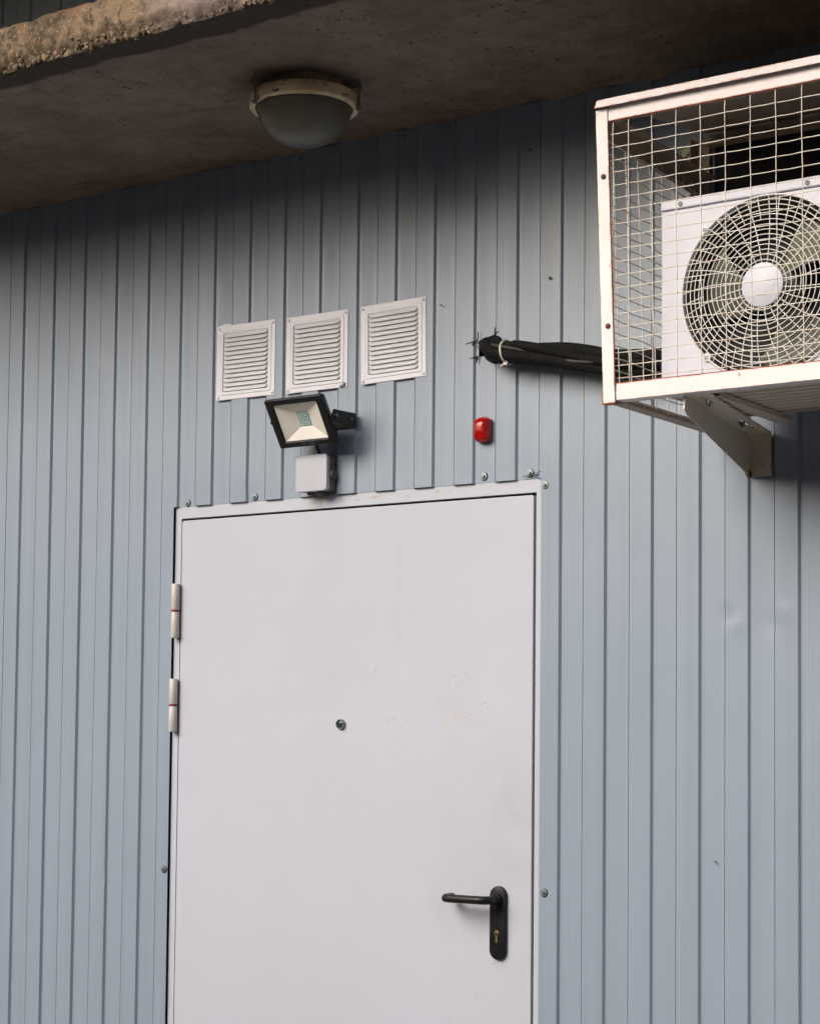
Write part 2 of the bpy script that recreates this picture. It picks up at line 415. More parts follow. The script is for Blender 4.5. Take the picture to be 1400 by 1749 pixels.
# core behind the sheet: dark insulation boards, with a gap where the door sits
b = MB(); b.box(-1.5, .52, .030, .12, 0, 2.94); b.box(1.72, 4.5, .030, .12, 0, 2.94); b.box(.52, 1.72, .030, .12, 2.11, 2.30)
b.box(.52, 1.47, .030, .12, 2.30, 2.94); b.box(1.59, 1.72, .030, .12, 2.30, 2.94); b.box(1.47, 1.59, .10, .12, 2.30, 2.94); b.box(1.47, 1.59, .03, .10, 2.44, 2.94)
b.box(-1.5, 4.5, .030, .12, 3.06, 4.6)
build(b, 'wall_core', MDARK, wall)

def screw(x, z, y=0.0, mat=MSTEEL, r=.0088, parent=None, wash=True):
    o = MB()
    if wash: o.lathe([(0, .0005), (r, .0005), (r, -.0016), (r*.93, -.0026), (r*.5, -.0030), (0, -.0030)], (x, y, z), n=24)
    h = []
    for k in range(6): a = R(60*k+12); h.append((x+r*.42*math.cos(a), y-.0028, z+r*.42*math.sin(a)))
    o.prism(h, (0, -.0045, 0)); o.lathe([(r*.55, -.0028), (r*.55, -.0038), (0, -.0038)], (x, y, z), n=20)
    s = build(o, 'screw', mat, parent)
    if wash:
        w = MB(); w.lathe([(r*1.10, .0012), (r*1.13, -.0006), (r*.95, -.0016)], (x+.0012, y, z-.0006), n=24)
        build(w, 'rubber_washer', MRUB, s)
    return s
for (x, z) in ((.604, 2.078), (.829, 2.080), (1.515, 2.084), (1.640, 2.083), (1.684, 2.052), (1.687, 1.134), (.550, 1.132)):
    yy = 0.0
    for i in range(len(cols)-1):
        if cols[i][0] <= x < cols[i+1][0]: yy = cols[i][1]
    screw(x, z, yy, parent=wall)
for (x, z) in ((.631, 2.903), (.97, 2.922), (1.067, 2.921), (1.288, 2.924), (1.415, 2.925), (1.640, 2.831), (1.695, 2.525)):
    screw(x, z, .0, MDSTEEL, .007, wall, wash=False)
for (x, z) in ((1.395, 2.5), (2.107, 1.222)):
    screw(x, z, .004, MDSTEEL, .004, wall, wash=False)
b = MB(); b.box(2.105, 2.98, -.0030, -.0012, 2.22, 2.768); dw = build(b, 'shade_panel', MDARK, wall); dw['label'] = 'black panel standing in for shade behind the fan unit'  # black panel laid on the wall to paint in the shade there
# saw cuts that overrun the corners of the pipe hole
b = MB()
def slit(p, q, w, y=-.0012):
    p = Vector((p[0], y, p[1])); q = Vector((q[0], y, q[1])); d = (q-p).normalized(); n = Vector((-d.z, 0, d.x))*w/2
    b.hexa([p-n, q-n*.4, q-n*.4+Vector((0, .002, 0)), p-n+Vector((0, .002, 0)), p+n, q+n*.4, q+n*.4+Vector((0, .002, 0)), p+n+Vector((0, .002, 0))])
slit((1.500, 2.4035), (1.466, 2.3985), .0035); slit((1.546, 2.415), (1.558, 2.4185), .0035)
slit((1.500, 2.366), (1.478, 2.3625), .0035); slit((1.4985, 2.366), (1.4955, 2.352), .004)
slit((1.499, 2.404), (1.5005, 2.424), .0022); slit((1.5465, 2.412), (1.547, 2.429), .003)
build(b, 'saw_cut', MDARK, wall)
b = MB(); b.tube([(1.49, -.004, 2.398), (1.4895, -.006, 2.392)], .0022, 6); build(b, 'cut_burr', MDARK, wall)
# bent sliver of sheet at the top right corner of the door opening
b = MB(); b.hexa([(1.625, -.0016, 2.0745), (1.668, -.0016, 2.0765), (1.668, .0004, 2.0765), (1.625, .0004, 2.0745), (1.625, -.0016, 2.0758), (1.668, -.0016, 2.0788), (1.668, .0004, 2.0788), (1.625, .0004, 2.0758)])
b.hexa([(1.648, -.0016, 2.0800), (1.674, -.0016, 2.0835), (1.674, .0004, 2.0835), (1.648, .0004, 2.0800), (1.648, -.0016, 2.0808), (1.674, -.0016, 2.0843), (1.674, .0004, 2.0843), (1.648, .0004, 2.0808)])
build(b, 'sheet_cut', MDARK, wall)

# ------------------------------------------------------------------ concrete canopy
can = root('concrete_canopy', (1.2, -.4, 2.946), 'weathered concrete canopy slab with a crumbling front edge over the wall', 'canopy')
ZB, ZT, YF = 2.946, 3.052, -.81
b = MB(); vs = []; fs = []; x0, x1 = -.6, 4.4; nx = 1000; prof = []
nz = 22
for j in range(nz+1): prof.append(j/nz)
for i in range(nx+1):
    x = lerp(x0, x1, i/nx)
    for j, t in enumerate(prof):
        z = lerp(ZB, ZT, t); y = YF
        n1 = noise.fractal(Vector((x*9, 0, z*9)), 1.0, 2.0, 5); n2 = noise.fractal(Vector((x*45, 3, z*45)), 1.0, 2.0, 4)
        low = max(0, 1-t/.34); rag = noise.noise(Vector((x*6, 7, 0)))*.5+.5
        y += .006*n1+.0035*n2 + low*(.008+.020*rag)+ low*.020*abs(noise.noise(Vector((x*70, z*70, 1))))
        y += max(0, (t-.86)/.14)**2*(.012+.012*abs(noise.noise(Vector((x*14, 2, 5)))))
        z += (.004*noise.noise(Vector((x*16, 4, 1)))+.003*noise.noise(Vector((x*60, 4, 1))))*(1 if j in (0,) else 0)
        z += (.006*noise.noise(Vector((x*11, 4, 9)))+.004*noise.noise(Vector((x*50, 4, 9))))*(t if t > .85 else 0)
        vs.append((x, y, z))
m = nz+1
for i in range(nx):
    for j in range(nz): fs.append((i*m+j, (i+1)*m+j, (i+1)*m+j+1, i*m+j+1))
b.add(vs, fs, False); fas = build(b, 'crumbling_edge', MFAS, can, fixn=False)
for p in fas.data.polygons: p.use_smooth = True
# underside, shaped gently so that it is not a perfect plane
b = MB(); vs = []; fs = []; nx2, ny2 = 420, 70
for i in range(nx2+1):
    x = lerp(x0, x1, i/nx2)
    for j in range(ny2+1):
        y = lerp(YF+.012, .05, j/ny2)
        z = ZB+.0035*noise.fractal(Vector((x*3, y*3, 0)), 1, 2, 4)+.0008*noise.noise(Vector((x*40, y*40, 1)))
        if j == 0: z = ZB+.004*noise.noise(Vector((x*16, 4, 1)))+.003*noise.noise(Vector((x*60, 4, 1))); 
        vs.append((x, y, z))
m = ny2+1
for i in range(nx2):
    for j in range(ny2): fs.append((i*m+j, i*m+j+1, (i+1)*m+j+1, (i+1)*m+j))
b.add(vs, fs, True); sof = build(b, 'underside', MCAN, can, fixn=False, auto=False)
b = MB(); b.box(x0, x1, YF+.035, .12, ZB+.012, ZT-.006); build(b, 'slab', MTOP, can)
# stones laid bare along the broken lower arris
b = MB()
def stone(b, c, r):
    import mathutils
    bm = bmesh.new(); bmesh.ops.create_icosphere(bm, subdivisions=2, radius=1)
    s = Vector((random.uniform(.8, 1.4), random.uniform(.7, 1.1), random.uniform(.6, .95)))*r; rot = mathutils.Euler([random.uniform(0, 6) for _ in range(3)]).to_matrix(); sd_ = random.uniform(0, 99)
    vs = []
    for v in bm.verts:
        p = v.co*(1+.28*noise.noise(v.co*1.6+Vector((sd_, 0, 0)))); p = Vector((round(p.x*2.6)/2.6*.4+p.x*.6, p.y, p.z)); p = rot @ Vector((p.x*s.x, p.y*s.y, p.z*s.z)); vs.append(Vector(c)+p)
    b.add(vs, [tuple(v.index for v in f.verts) for f in bm.faces], False); bm.free()
for k in range(620):
    x = random.uniform(.55, 2.0); band = random.random()
    if noise.noise(Vector((x*5, 3, 3))) < -.12 and random.random() < .75: continue
    z = ZB+.004+abs(random.gauss(0, .013)); stone(b, (x, YF+.010+random.uniform(0, .012)-(z-ZB)*.12, z), random.choice((.0025, .003, .004, .005, .0065)))
for k in range(150):
    x = random.uniform(.60, 1.95)
    if noise.noise(Vector((x*4, 1, 8))) < -.05: continue
    z = ZB+.006+abs(random.gauss(0, .016)); stone(b, (x, YF+.014+random.uniform(0, .008), z), random.uniform(.0060, .0105))
ag = build(b, 'aggregate', MAGG[0], can, fixn=False); ag['kind'] = 'stuff'
# ragged mortar line where canopy and wall meet
b = MB(); vs = []; fs = []; n = 900
for i in range(n+1):
    x = lerp(x0, x1, i/n); a = noise.fractal(Vector((x*7, 0, 3)), 1, 2, 5)
    d = max(.0015, .010+.020*a+.004*noise.noise(Vector((x*60, 1, 1)))); h = max(.0015, .004+.010*noise.fractal(Vector((x*9, 5, 3)), 1, 2, 5))
    vs += [(x, .004, ZB-h), (x, -d*.5, ZB-h*.9), (x, -d, ZB+.002), (x, -d-.004, ZB+.006)]
for i in range(n):
    for j in range(3): fs.append((i*4+j, i*4+j+1, (i+1)*4+j+1, (i+1)*4+j))
b.add(vs, fs, True); build(b, 'mortar_line', MMORT, can, auto=False)

b = MB(); b.box(-3, 6, -1.75, .12, 3.78, 3.95); ev = build(b, 'roof_eave', MTOP, wall)  # unseen eave, added to shade the sheet above the canopy
# ------------------------------------------------------------------ unseen building added behind the camera to block low sun and sky
nb = root('light_blocking_building', (1, -8.2, 0), 'unseen dark building added across the yard to block low light', 'building')
NBY, NBH = -7.2, 3.62
b = MB(); b.box(-22, 26, NBY-6, NBY, 0, NBH-.3); build(b, 'outer_wall', MBLOCKER, nb)
b = MB(); b.box(-22.3, 26.3, NBY-6.3, NBY+.3, NBH-.3, NBH); build(b, 'roof', MTOP, nb)
for k in range(9):
    f = MB(); xx = -19+k*5.1
    for (a0, a1, c0, c1) in ((xx, xx+1.4, 1.1, 1.18), (xx, xx+1.4, 2.42, 2.5), (xx, xx+.08, 1.18, 2.42), (xx+1.32, xx+1.4, 1.18, 2.42), (xx+.66, xx+.74, 1.18, 2.42)): f.box(a0, a1, NBY, NBY+.06, c0, c1)
    w = build(f, 'window', MVENT, nb); p = MB(); p.box(xx+.08, xx+1.32, NBY+.005, NBY+.02, 1.18, 2.42); build(p, 'pane', MPANE, w)

# ================================================================== DOOR
door = root('steel_door', (1.116, .006, 0), 'pale grey steel door with black lever handle, peephole and rust specks', 'door')
FY = .0078
b = MB()     # frame: face just behind the valleys of the sheet, running under it
def frame_box(x0, x1, z0, z1, y0=FY, y1=.026): b.box(x0, x1, y0, y1, z0, z1)
frame_box(.5636, .5835, 0, 2.0385); frame_box(1.6565, 1.72, 0, 2.0385); b.box(.5636, 1.72, FY, .026, 2.0385, 2.10)
build(b, 'door_frame', MD, door)
b = MB(); b.box(.5835, 1.6565, .022, .028, 0, 2.0385); b.box(.52, .5636, .024, .028, 0, 2.1); build(b, 'rebate', MDARK, door)
b = MB(); pts = [(.588, 0), (1.6515, 0), (1.6515, 2.0275), (1.6465, 2.0325), (.593, 2.0325), (.588, 2.0275)]
b.prism([(x, .0045, z) for x, z in pts], (0, .016, 0)); build(b, 'door_leaf', MD, door, bevel=.0022, seg=3)
for (za, zb) in ((1.728, 1.868), (1.486, 1.622)):
    hx = .5795-(1.868-zb)*.008; hy = -.006; zm = (za+zb)/2; b = MB()
    for (p, q) in ((za, zm-.0025), (zm+.0025, zb)): b.lathe([(0, 0), (.0098, 0), (.0108, .0015), (.0108, q-p-.0015), (.0098, q-p), (0, q-p)], (hx, hy, p), axis='z', n=28)
    b.box(hx-.009, hx+.001, hy+.004, FY+.002, za, zb)
    h = build(b, 'hinge', MHINGE, door)
    b = MB(); b.lathe([(0, 0), (.0112, 0), (.0112, .005), (0, .005)], (hx, hy, zm-.0025), axis='z', n=28); build(b, 'hinge_washer', MRING, h)
# peephole
px, pz = 1.112, 1.508; y0 = .0045
b = MB(); b.lathe([(.0125, 0), (.0125, -.0065), (.0115, -.0078), (.0103, -.0078), (.0098, -.0055), (.0098, -.002), (0, -.002)], (px, y0, pz), n=36); ph = build(b, 'peephole', MSTEEL, door)
b = MB(); b.lathe([(.0098, -.0035), (.008, -.0052), (.005, -.0064), (.002, -.0068), (0, -.0069)], (px, y0, pz), n=28); build(b, 'lens', simple('dark_lens', (.03, .045, .05), .06), ph)
# handle
hx0 = 1.5675; b = MB(); pts = []
for k in range(25): a = R(180*k/24); pts.append((hx0+.0215*math.cos(a), 1.1205+.0215*math.sin(a)))
for k in range(25): a = R(180+180*k/24); pts.append((hx0+.0215*math.cos(a), .9975+.0215*math.sin(a)))
pc = (hx0, 1.059)
def shr(k, y): return [(pc[0]+(x-pc[0])*(1-k/.0215), y, pc[1]+(z-pc[1])*(1-k/.083)) for x, z in pts]
loft(b, [shr(0, .0045), shr(0, -.0030), shr(.0006, -.0043), shr(.002, -.0050)], cap0=True, cap1=True, smooth=True); hp = build(b, 'handle_plate', MHAND, door)
b = MB(); P = []; z = 1.112
P += [(hx0, -.002, z), (hx0, -.030, z), (hx0-.002, -.040, z), (hx0-.008, -.048, z), (hx0-.018, -.0515, z)]
for k in range(1, 8): P.append((lerp(hx0-.018, 1.463, k/8), -.052, z))
P += [(1.463, -.0515, z), (1.455, -.048, z), (1.4515, -.041, z), (1.4505, -.030, z), (1.4505, -.013, z)]
b.tube(P, .0096, 18); build(b, 'lever', MHAND, hp)
b = MB(); b.lathe([(.014, -.0045), (.014, -.012), (.012, -.014), (.0, -.014)], (hx0, 0, z), n=28); build(b, 'lever_collar', MHAND, hp)
b = MB(); b.lathe([(.0066, -.003), (.0066, -.0062), (.0058, -.0068), (0, -.0068)], (hx0-.001, 0, 1.036), n=24)
b.prism([(hx0-.0042, -.0066, 1.033), (hx0+.0022, -.0066, 1.033), (hx0+.0024, -.0066, 1.017), (hx0-.001, -.0066, 1.0135), (hx0-.0044, -.0066, 1.017)], (0, .004, 0))
lk = build(b, 'lock_cylinder', MBRASS, hp)
b = MB(); b.box(hx0-.0018, hx0+.0002, -.0073, -.0066, 1.030, 1.041); build(b, 'keyway', MDARK, lk)

# ================================================================== VENTS
def vent(cx, cz, rot, label):
    t = root('vent_grille', (cx, 0, cz), label, 'vent', 'square louvred vent grilles above the door')
    W2 = .096
    b = MB()        # stamped plate as concentric rings: outer flange, raised bead, inner step
    rings = [(.0960, .000), (.0960, -.0015), (.0945, -.0022), (.0850, -.0022), (.0838, -.0036), (.0815, -.0038), (.0800, -.0030), (.0742, -.0030), (.0735, -.0010)]
    vs = []; fs = []; nn = 28
    for (h, y) in rings:
        hx = h; hz = h if h > .08 else h+.002
        rr = .002 if h > .085 else .006
        for (x, z) in rounded_rect(cx, cz, 2*hx, 2*hz, rr, 6): vs.append((x, y, z))
    for k in range(len(rings)-1):
        for j in range(nn): fs.append((k*nn+j, k*nn+(j+1) % nn, (k+1)*nn+(j+1) % nn, (k+1)*nn+j))
    b.add(vs, fs, False); build(b, 'vent_plate', MVENT, t, fixn=True)
    b = MB(); N = 13; top = cz+.0750; pit = .150/N; L = .0725
    for k in range(N):
        zt = top-k*pit-.0008; zb = zt-pit*.93
        # hood: starts flush at its top edge, swells out and down, rounded ends
        prof = [(0, -.0008), (.18, -.0020), (.45, -.0038), (.75, -.0050), (.95, -.0054), (1.0, -.0050)]
        vs = []; fs = []; ns = 22; xs = []
        for q in range(ns+1):
            u = q/ns; xs.append(cx-L+2*L*u)
        for q, x in enumerate(xs):
            e = min(1, (L-abs(x-cx))/.011); e = math.sqrt(max(0, 1-(1-e)**2))
            for (s, y) in prof: vs.append((x, -.0008+(y+.0008)*e, zt-(zt-zb)*s*(.55+.45*e)))
        m = len(prof)
        for q in range(ns):
            for j in range(m-1): fs.append((q*m+j, q*m+j+1, (q+1)*m+j+1, (q+1)*m+j))
        b.add(vs, fs, True)
        b.box(cx-.0735, cx+.0735, -.0009, -.0004, zt-.0002, zt+pit*.16)
    o = build(b, 'louvres', MSLAT, t, auto=False); sd2 = o.modifiers.new('solid', 'SOLIDIFY'); sd2.thickness = .0006; o['label'] = 'horizontal louvre slats'
    b = MB(); b.box(cx-.074, cx+.074, -.0003, .004, cz-.076, cz+.076); build(b, 'insect_screen', MSCREEN, t)
    for (sx, sz) in ((-1, 1), (1, 1), (-1, -1), (1, -1)):
        b = MB(); b.lathe([(.0042, -.0020), (.0042, -.0034), (.0028, -.0046), (0, -.0050)], (cx+sx*.0885, 0, cz+sz*.0885), n=18)
        build(b, 'rivet', MVENT, t)
    t.rotation_euler = (0, R(rot), 0)
    return t
def mat_screen():
    t = NT('grey_insect_screen'); w = t.n('ShaderNodeTexChecker'); t.put(w.inputs[0], t.pos); w.inputs['Scale'].default_value = 900
    c = t.mix(w.outputs[1], (.42, .43, .39), (.18, .185, .17)); return t.fin(c, .6)
MSCREEN = mat_screen()
vent(.7985, 2.430, .5, 'white square louvred vent, leftmost of the three, at its upper left a bent sheet edge')
vent(1.0265, 2.427, 0, 'white square louvred vent in the middle, directly above the black floodlight')
v3 = vent(1.258, 2.429, -.9, 'white square louvred vent, rightmost of the three, set highest towards the pipe hole')
# burr of torn sheet and dark screw at the middle vent's lower right corner
vm = [o for o in bpy.data.objects if o.name.startswith('vent_grille')][1]
b = MB(); b.lathe([(.0052, -.0022), (.0052, -.0048), (.003, -.0075), (0, -.008)], (1.113, 0, 2.338), n=14); b.tube([(1.108, -.003, 2.334), (1.103, -.006, 2.331), (1.107, -.007, 2.337)], .0016, 6)
build(b, 'corner_screw', MSTEEL, vm)
vl = [o for o in bpy.data.objects if o.name.startswith('vent_grille')][0]
b = MB(); vs = []
pts = [(.705+.05*k/10, 2.5255+.0055*math.sin(PI*k/10)) for k in range(11)]+[(.755, 2.520), (.705, 2.520)]
b.prism([(x, -.0008, z) for x, z in pts], (0, .0012, 0)); build(b, 'sealant_bulge', MVENT, vl)

# ================================================================== FLOODLIGHT
fl = root('floodlight', (1.06, -.09, 2.235), 'small black LED floodlight with cream reflector tilted down above the junction box', 'floodlight')
TLp = Vector((.9705, -.138, 2.2885)); TRp = Vector((1.1475, -.138, 2.2885)); BLp = Vector((.9735, -.070, 2.1815)); BRp = Vector((1.1435, -.070, 2.1815))
ex = (TRp-TLp).normalized(); ey = (TLp-BLp); ey = (ey-ex*ey.dot(ex)).normalized(); en = ex.cross(ey)  # ex x ey -> outward?
if en.y > 0: en = -en
cen = (TLp+TRp+BLp+BRp)/4; fw = .1735; fh = (TLp-BLp).length
def L(a, c, d): return cen+ex*a+ey*c+en*d    # local: across, up, outward
def rr_loop(w, h, r, d, n=5): return [L(x, z, d) for x, z in rounded_rect(0, 0, w, h, r, n)]
IW, IH = fw*.765, fh*.765
b = MB(); loft(b, [rr_loop(fw*.80, fh*.80, .006, -.034), rr_loop(fw*.86, fh*.86, .006, -.030), rr_loop(fw*.96, fh*.96, .004, -.010), rr_loop(fw, fh, .003, -.008), rr_loop(fw, fh, .003, 0), rr_loop(fw-.003, fh-.003, .003, .0015),
                   rr_loop(IW+.004, IH+.004, .005, .0015), rr_loop(IW, IH, .005, -.0005), rr_loop(IW-.001, IH-.001, .005, -.004)], cap0=True)
hs = build(b, 'housing', MBLACK, fl)
b = MB()
for k in range(7): 
    x = -.05+k*.0165; b.hexa([L(x-.0012, -.04, -.046), L(x+.0012, -.04, -.046), L(x+.0012, -.04, -.030), L(x-.0012, -.04, -.030), L(x-.0012, .04, -.046), L(x+.0012, .04, -.046), L(x+.0012, .04, -.030), L(x-.0012, .04, -.030)])
build(b, 'cooling_fins', MBLACK, hs)
b = MB(); cw, chh = .030, .033; off = .012
def rl(w, h, d, ox=0, oy=0): return [L(sx*w/2+ox, sz*h/2+oy, d) for sx, sz in ((1, 1), (-1, 1), (-1, -1), (1, -1))]
loft(b, [rl(IW-.002, IH-.002, -.0032), rl(cw+.004, chh+.004, -.019)], cap1=False); rf = build(b, 'reflector', MREFL, fl, fixn=False)
b = MB(); b.add(rl(cw+.006, chh+.006, -.0188), [(0, 1, 2, 3)]); bd = build(b, 'led_board', MLED, fl, fixn=False)
b = MB()
for i in range(5):
    for j in range(6):
        x = -cw/2+cw*(i+.5)/5+(.0012 if j % 2 else -.0012); z = -chh/2+chh*(j+.5)/6
        b.hexa([L(x-.0017, z-.0013, -.0172), L(x+.0017, z-.0013, -.0172), L(x+.0017, z-.0013, -.0188), L(x-.0017, z-.0013, -.0188), L(x-.0017, z+.0013, -.0172), L(x+.0017, z+.0013, -.0172), L(x+.0017, z+.0013, -.0188), L(x-.0017, z+.0013, -.0188)])
build(b, 'led_diodes', MDIODE, bd)
# lettering on the lower rim
def text_mesh(body, size, origin, mat, parent, name='lettering'):
    cu = bpy.data.curves.new('t', 'FONT'); cu.body = body; cu.size = size; cu.align_x = 'CENTER'; cu.align_y = 'CENTER'; cu.extrude = .0003
    to = bpy.data.objects.new('t', cu); COL.objects.link(to)
    dg = bpy.context.evaluated_depsgraph_get(); me = bpy.data.meshes.new_from_object(to.evaluated_get(dg)); bpy.data.objects.remove(to)
    base = wpos(parent)
    for v in me.vertices: v.co = origin+ex*v.co.x+ey*v.co.y+en*v.co.z-base
    me.materials.clear(); me.materials.append(mat)
    o = bpy.data.objects.new(name, me); COL.objects.link(o); o.parent = parent; return o
text_mesh('10W   IP65', .0088, L(.001, -fh/2+.0072, .0018), MPRINT, fl)
# U bracket at the right, fixed to the wall
b = MB()
for sx in (1, -1):
    px_ = sx*(fw/2+.004); base = L(px_, .0, -.018)
    xw = base.x; P = [(xw, base.y-.004, base.z+.016), (xw, -.004, 2.262 if sx > 0 else 2.262), (xw, -.0015, 2.228), (xw, base.y+.006, base.z-.016), (xw, base.y-.016, base.z-.004)]
    b.prism(P, (sx*.0028, 0, 0))
xl = L(-(fw/2+.004), 0, 0).x; xr = L(fw/2+.004, 0, 0).x
b.box(xl, xr, -.0045, -.0015, 2.229, 2.261)
ar = build(b, 'bracket', MBLACK, fl, bevel=.0008)
for sx in (1, -1):
    c = L(sx*(fw/2+.004), .0, -.018); b = MB(); b.lathe([(.0075, -.006*sx), (.0075, .004*sx), (.006, .0058*sx), (0, .0058*sx)], (c.x+sx*.003, c.y, c.z), axis='x', n=20); kn = build(b, 'pivot_bolt', MBLACK, fl)
b = MB(); c0 = L(fw/2, 0, -.018); b.lathe([(.0035, 0), (.0035, .0022), (0, .0022)], (c0.x+.0125, c0.y, c0.z), axis='x', n=12); build(b, 'bolt_head', MSTEEL, fl); b = MB(); b.lathe([(.003, .003), (.003, .006), (0, .006)], (xr-.0005, -.024, 2.246), axis='x', n=12); build(b, 'bolt_head', MSTEEL, fl)
# cable
b = MB(); b.tube([(1.070, -.060, 2.205), (1.066, -.052, 2.190), (1.061, -.038, 2.178), (1.059, -.026, 2.170), (1.058, -.022, 2.160)], .0033, 10); build(b, 'cable', MBLACK, fl)

# ================================================================== JUNCTION BOX
jb = root('junction_box', (1.043, 0, 2.122), 'pale grey square junction box below the floodlight, resting on the door frame', 'junction box')
def yloop(cx, cz, w, h, r, y): return [(x, y, z) for x, z in rounded_rect(cx, cz, w, h, r, 6)]
jx, jz = 1.0425, 2.1205
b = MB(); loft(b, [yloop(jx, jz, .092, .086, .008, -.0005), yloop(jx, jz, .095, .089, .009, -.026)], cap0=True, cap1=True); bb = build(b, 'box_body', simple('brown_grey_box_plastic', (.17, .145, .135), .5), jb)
b = MB(); loft(b, [yloop(jx, jz, .095, .089, .009, -.0262), yloop(jx, jz, .0965, .0905, .010, -.028), yloop(jx, jz, .0965, .0905, .010, -.036), yloop(jx, jz, .094, .088, .010, -.0385)], cap0=True, cap1=True); build(b, 'box_lid', MBOX, jb)
b = MB(); b.lathe([(.014, 0), (.014, .004), (.011, .008), (.008, .008), (0, .004)], (jx+.0465, -.014, 2.116), axis='x', n=24); build(b, 'side_gland', simple('brown_gland', (.10, .07, .065), .6), jb)
b = MB(); b.lathe([(.0, -.0125), (.007, -.0125), (.012, -.006), (.013, 0)], (1.058, -.017, 2.0765), axis='z', n=24)
b.lathe([(.0, -.007), (.007, -.007), (.009, 0)], (1.025, -.017, 2.0765), axis='z', n=24); build(b, 'bottom_gland', simple('dark_gland', (.05, .035, .035), .6), jb)

# ================================================================== RED BEACON
rb = root('alarm_beacon', (1.5175, 0, 2.191), 'small red oval alarm beacon between the pipe hole and the door corner', 'alarm light')
def oval(w, h, y, s=1.0):
    pts = []; cx, cz = 1.5185, 2.191; r = h/2*s; ww = w/2*s
    for k in range(48):
        a = 2*PI*k/48; x = r*math.cos(a); z = r*math.sin(a); x = max(-ww, min(ww, x)); pts.append((cx+x, y, cz+z))
    return pts
b = MB(); loft(b, [oval(.041, .062, -.0002), oval(.041, .062, -.004), oval(.0385, .0595, -.0045)], cap0=True, cap1=True); build(b, 'beacon_base', MREDI, rb)
b = MB(); lo = []
for (s, y) in ((1, -.0046), (.985, -.010), (.93, -.015), (.83, -.019), (.66, -.0225), (.42, -.0245), (.15, -.0252)): lo.append(oval(.038, .059, y, s))
loft(b, lo, cap0=True, cap1=True, smooth=True); build(b, 'red_lens', MRED, rb)
b = MB(); b.lathe([(.0095, -.0046), (.009, -.010), (.006, -.013), (0, -.014)], (1.512, 0, 2.194), n=20); build(b, 'bulb', simple('bright_red_bulb', (.9, .10, .03), .25), rb)

# ================================================================== CEILING LAMP
cl = root('ceiling_lamp', (1.271, -.374, 2.943), 'old round bulkhead lamp with chipped cream ring and dusty glass bowl under the concrete canopy', 'lamp')
LC = (1.271, -.374, 2.943)
b = MB(); b.lathe([(.088, .004), (.090, -.006), (.092, -.018), (.098, -.026), (.104, -.030)], LC, axis='z', n=64); build(b, 'lamp_base', simple('grimy_cream_base', (.46, .38, .26), .6, nsc=22, var=.55), cl)
def ringz(c, prof, n=96, gap=None):
    b = MB(); vs = []; fs = []; m = len(prof)
    for i in range(n):
        a = 2*PI*i/n
        jag = 0
        for (r, h) in prof: vs.append((c[0]+r*math.cos(a), c[1]+r*math.sin(a), c[2]+h))
    for i in range(n):
        for j in range(m): fs.append((i*m+j, i*m+(j+1) % m, ((i+1) % n)*m+(j+1) % m, ((i+1) % n)*m+j))
    b.add(vs, fs, True); return b
build(ringz(LC, [(.112, -.024), (.1205, -.025), (.1235, -.030), (.1235, -.052), (.120, -.056), (.110, -.055), (.110, -.052), (.1190, -.050), (.1190, -.034), (.112, -.030)]), 'clamp_ring', MCHIP, cl)
b = MB(); prof = []; 
for k in range(25):
    t = k/24*PI/2; prof.append((.1085*math.cos(t)**.78 if k < 24 else 0, -.038-.097*math.sin(t)))
b.lathe(prof, LC, axis='z', n=72); dm = build(b, 'glass_bowl', MDOME, cl, auto=False, fixn=False)
so = dm.modifiers.new('solid', 'SOLIDIFY'); so.thickness = .003; so.offset = 1
b = MB(); b.lathe([(.014, -.02), (.016, -.05), (.030, -.070), (.034, -.088), (.028, -.105), (.012, -.115), (0, -.117)], (1.274, -.38, 2.943), axis='z', n=32); build(b, 'bulb', simple('grey_bulb', (.09, .085, .075), .3), cl)
b = MB(); b.lathe([(.095, -.031), (.060, -.030), (.0, -.030)], LC, axis='z', n=48); build(b, 'inner_plate', simple('old_cream_plate', (.24, .20, .15), .6), cl)
for ang in (250, 20, 130):
    a = R(ang); c = Vector((LC[0]+.128*math.cos(a), LC[1]+.128*math.sin(a), LC[2])); rd = Vector((math.cos(a), math.sin(a), 0)); tg = Vector((-math.sin(a), math.cos(a), 0))
    b = MB(); b.tube([c+Vector((0, 0, -.060)), c+Vector((0, 0, -.018))], .0028, 8)
    lp = [c+rd*.002+tg*(.0085*math.cos(2*PI*k/16))+Vector((0, 0, -.012+.0085*math.sin(2*PI*k/16))) for k in range(16)]
    b.tube(lp, .0026, 7, closed=True); b.tube([c-rd*.035+Vector((0, 0, -.012)), c-rd*.002+Vector((0, 0, -.012))], .0032, 7)
    b.tube([c-tg*.012+Vector((0, 0, -.058)), c+tg*.012+Vector((0, 0, -.060))], .003, 7); b.lathe([(0, -.066), (.006, -.066), (.006, -.058), (0, -.058)], c, axis='z', n=6)
    build(b, 'wing_bolt', simple('grimy_bolt', (.20, .17, .12), .6), cl)

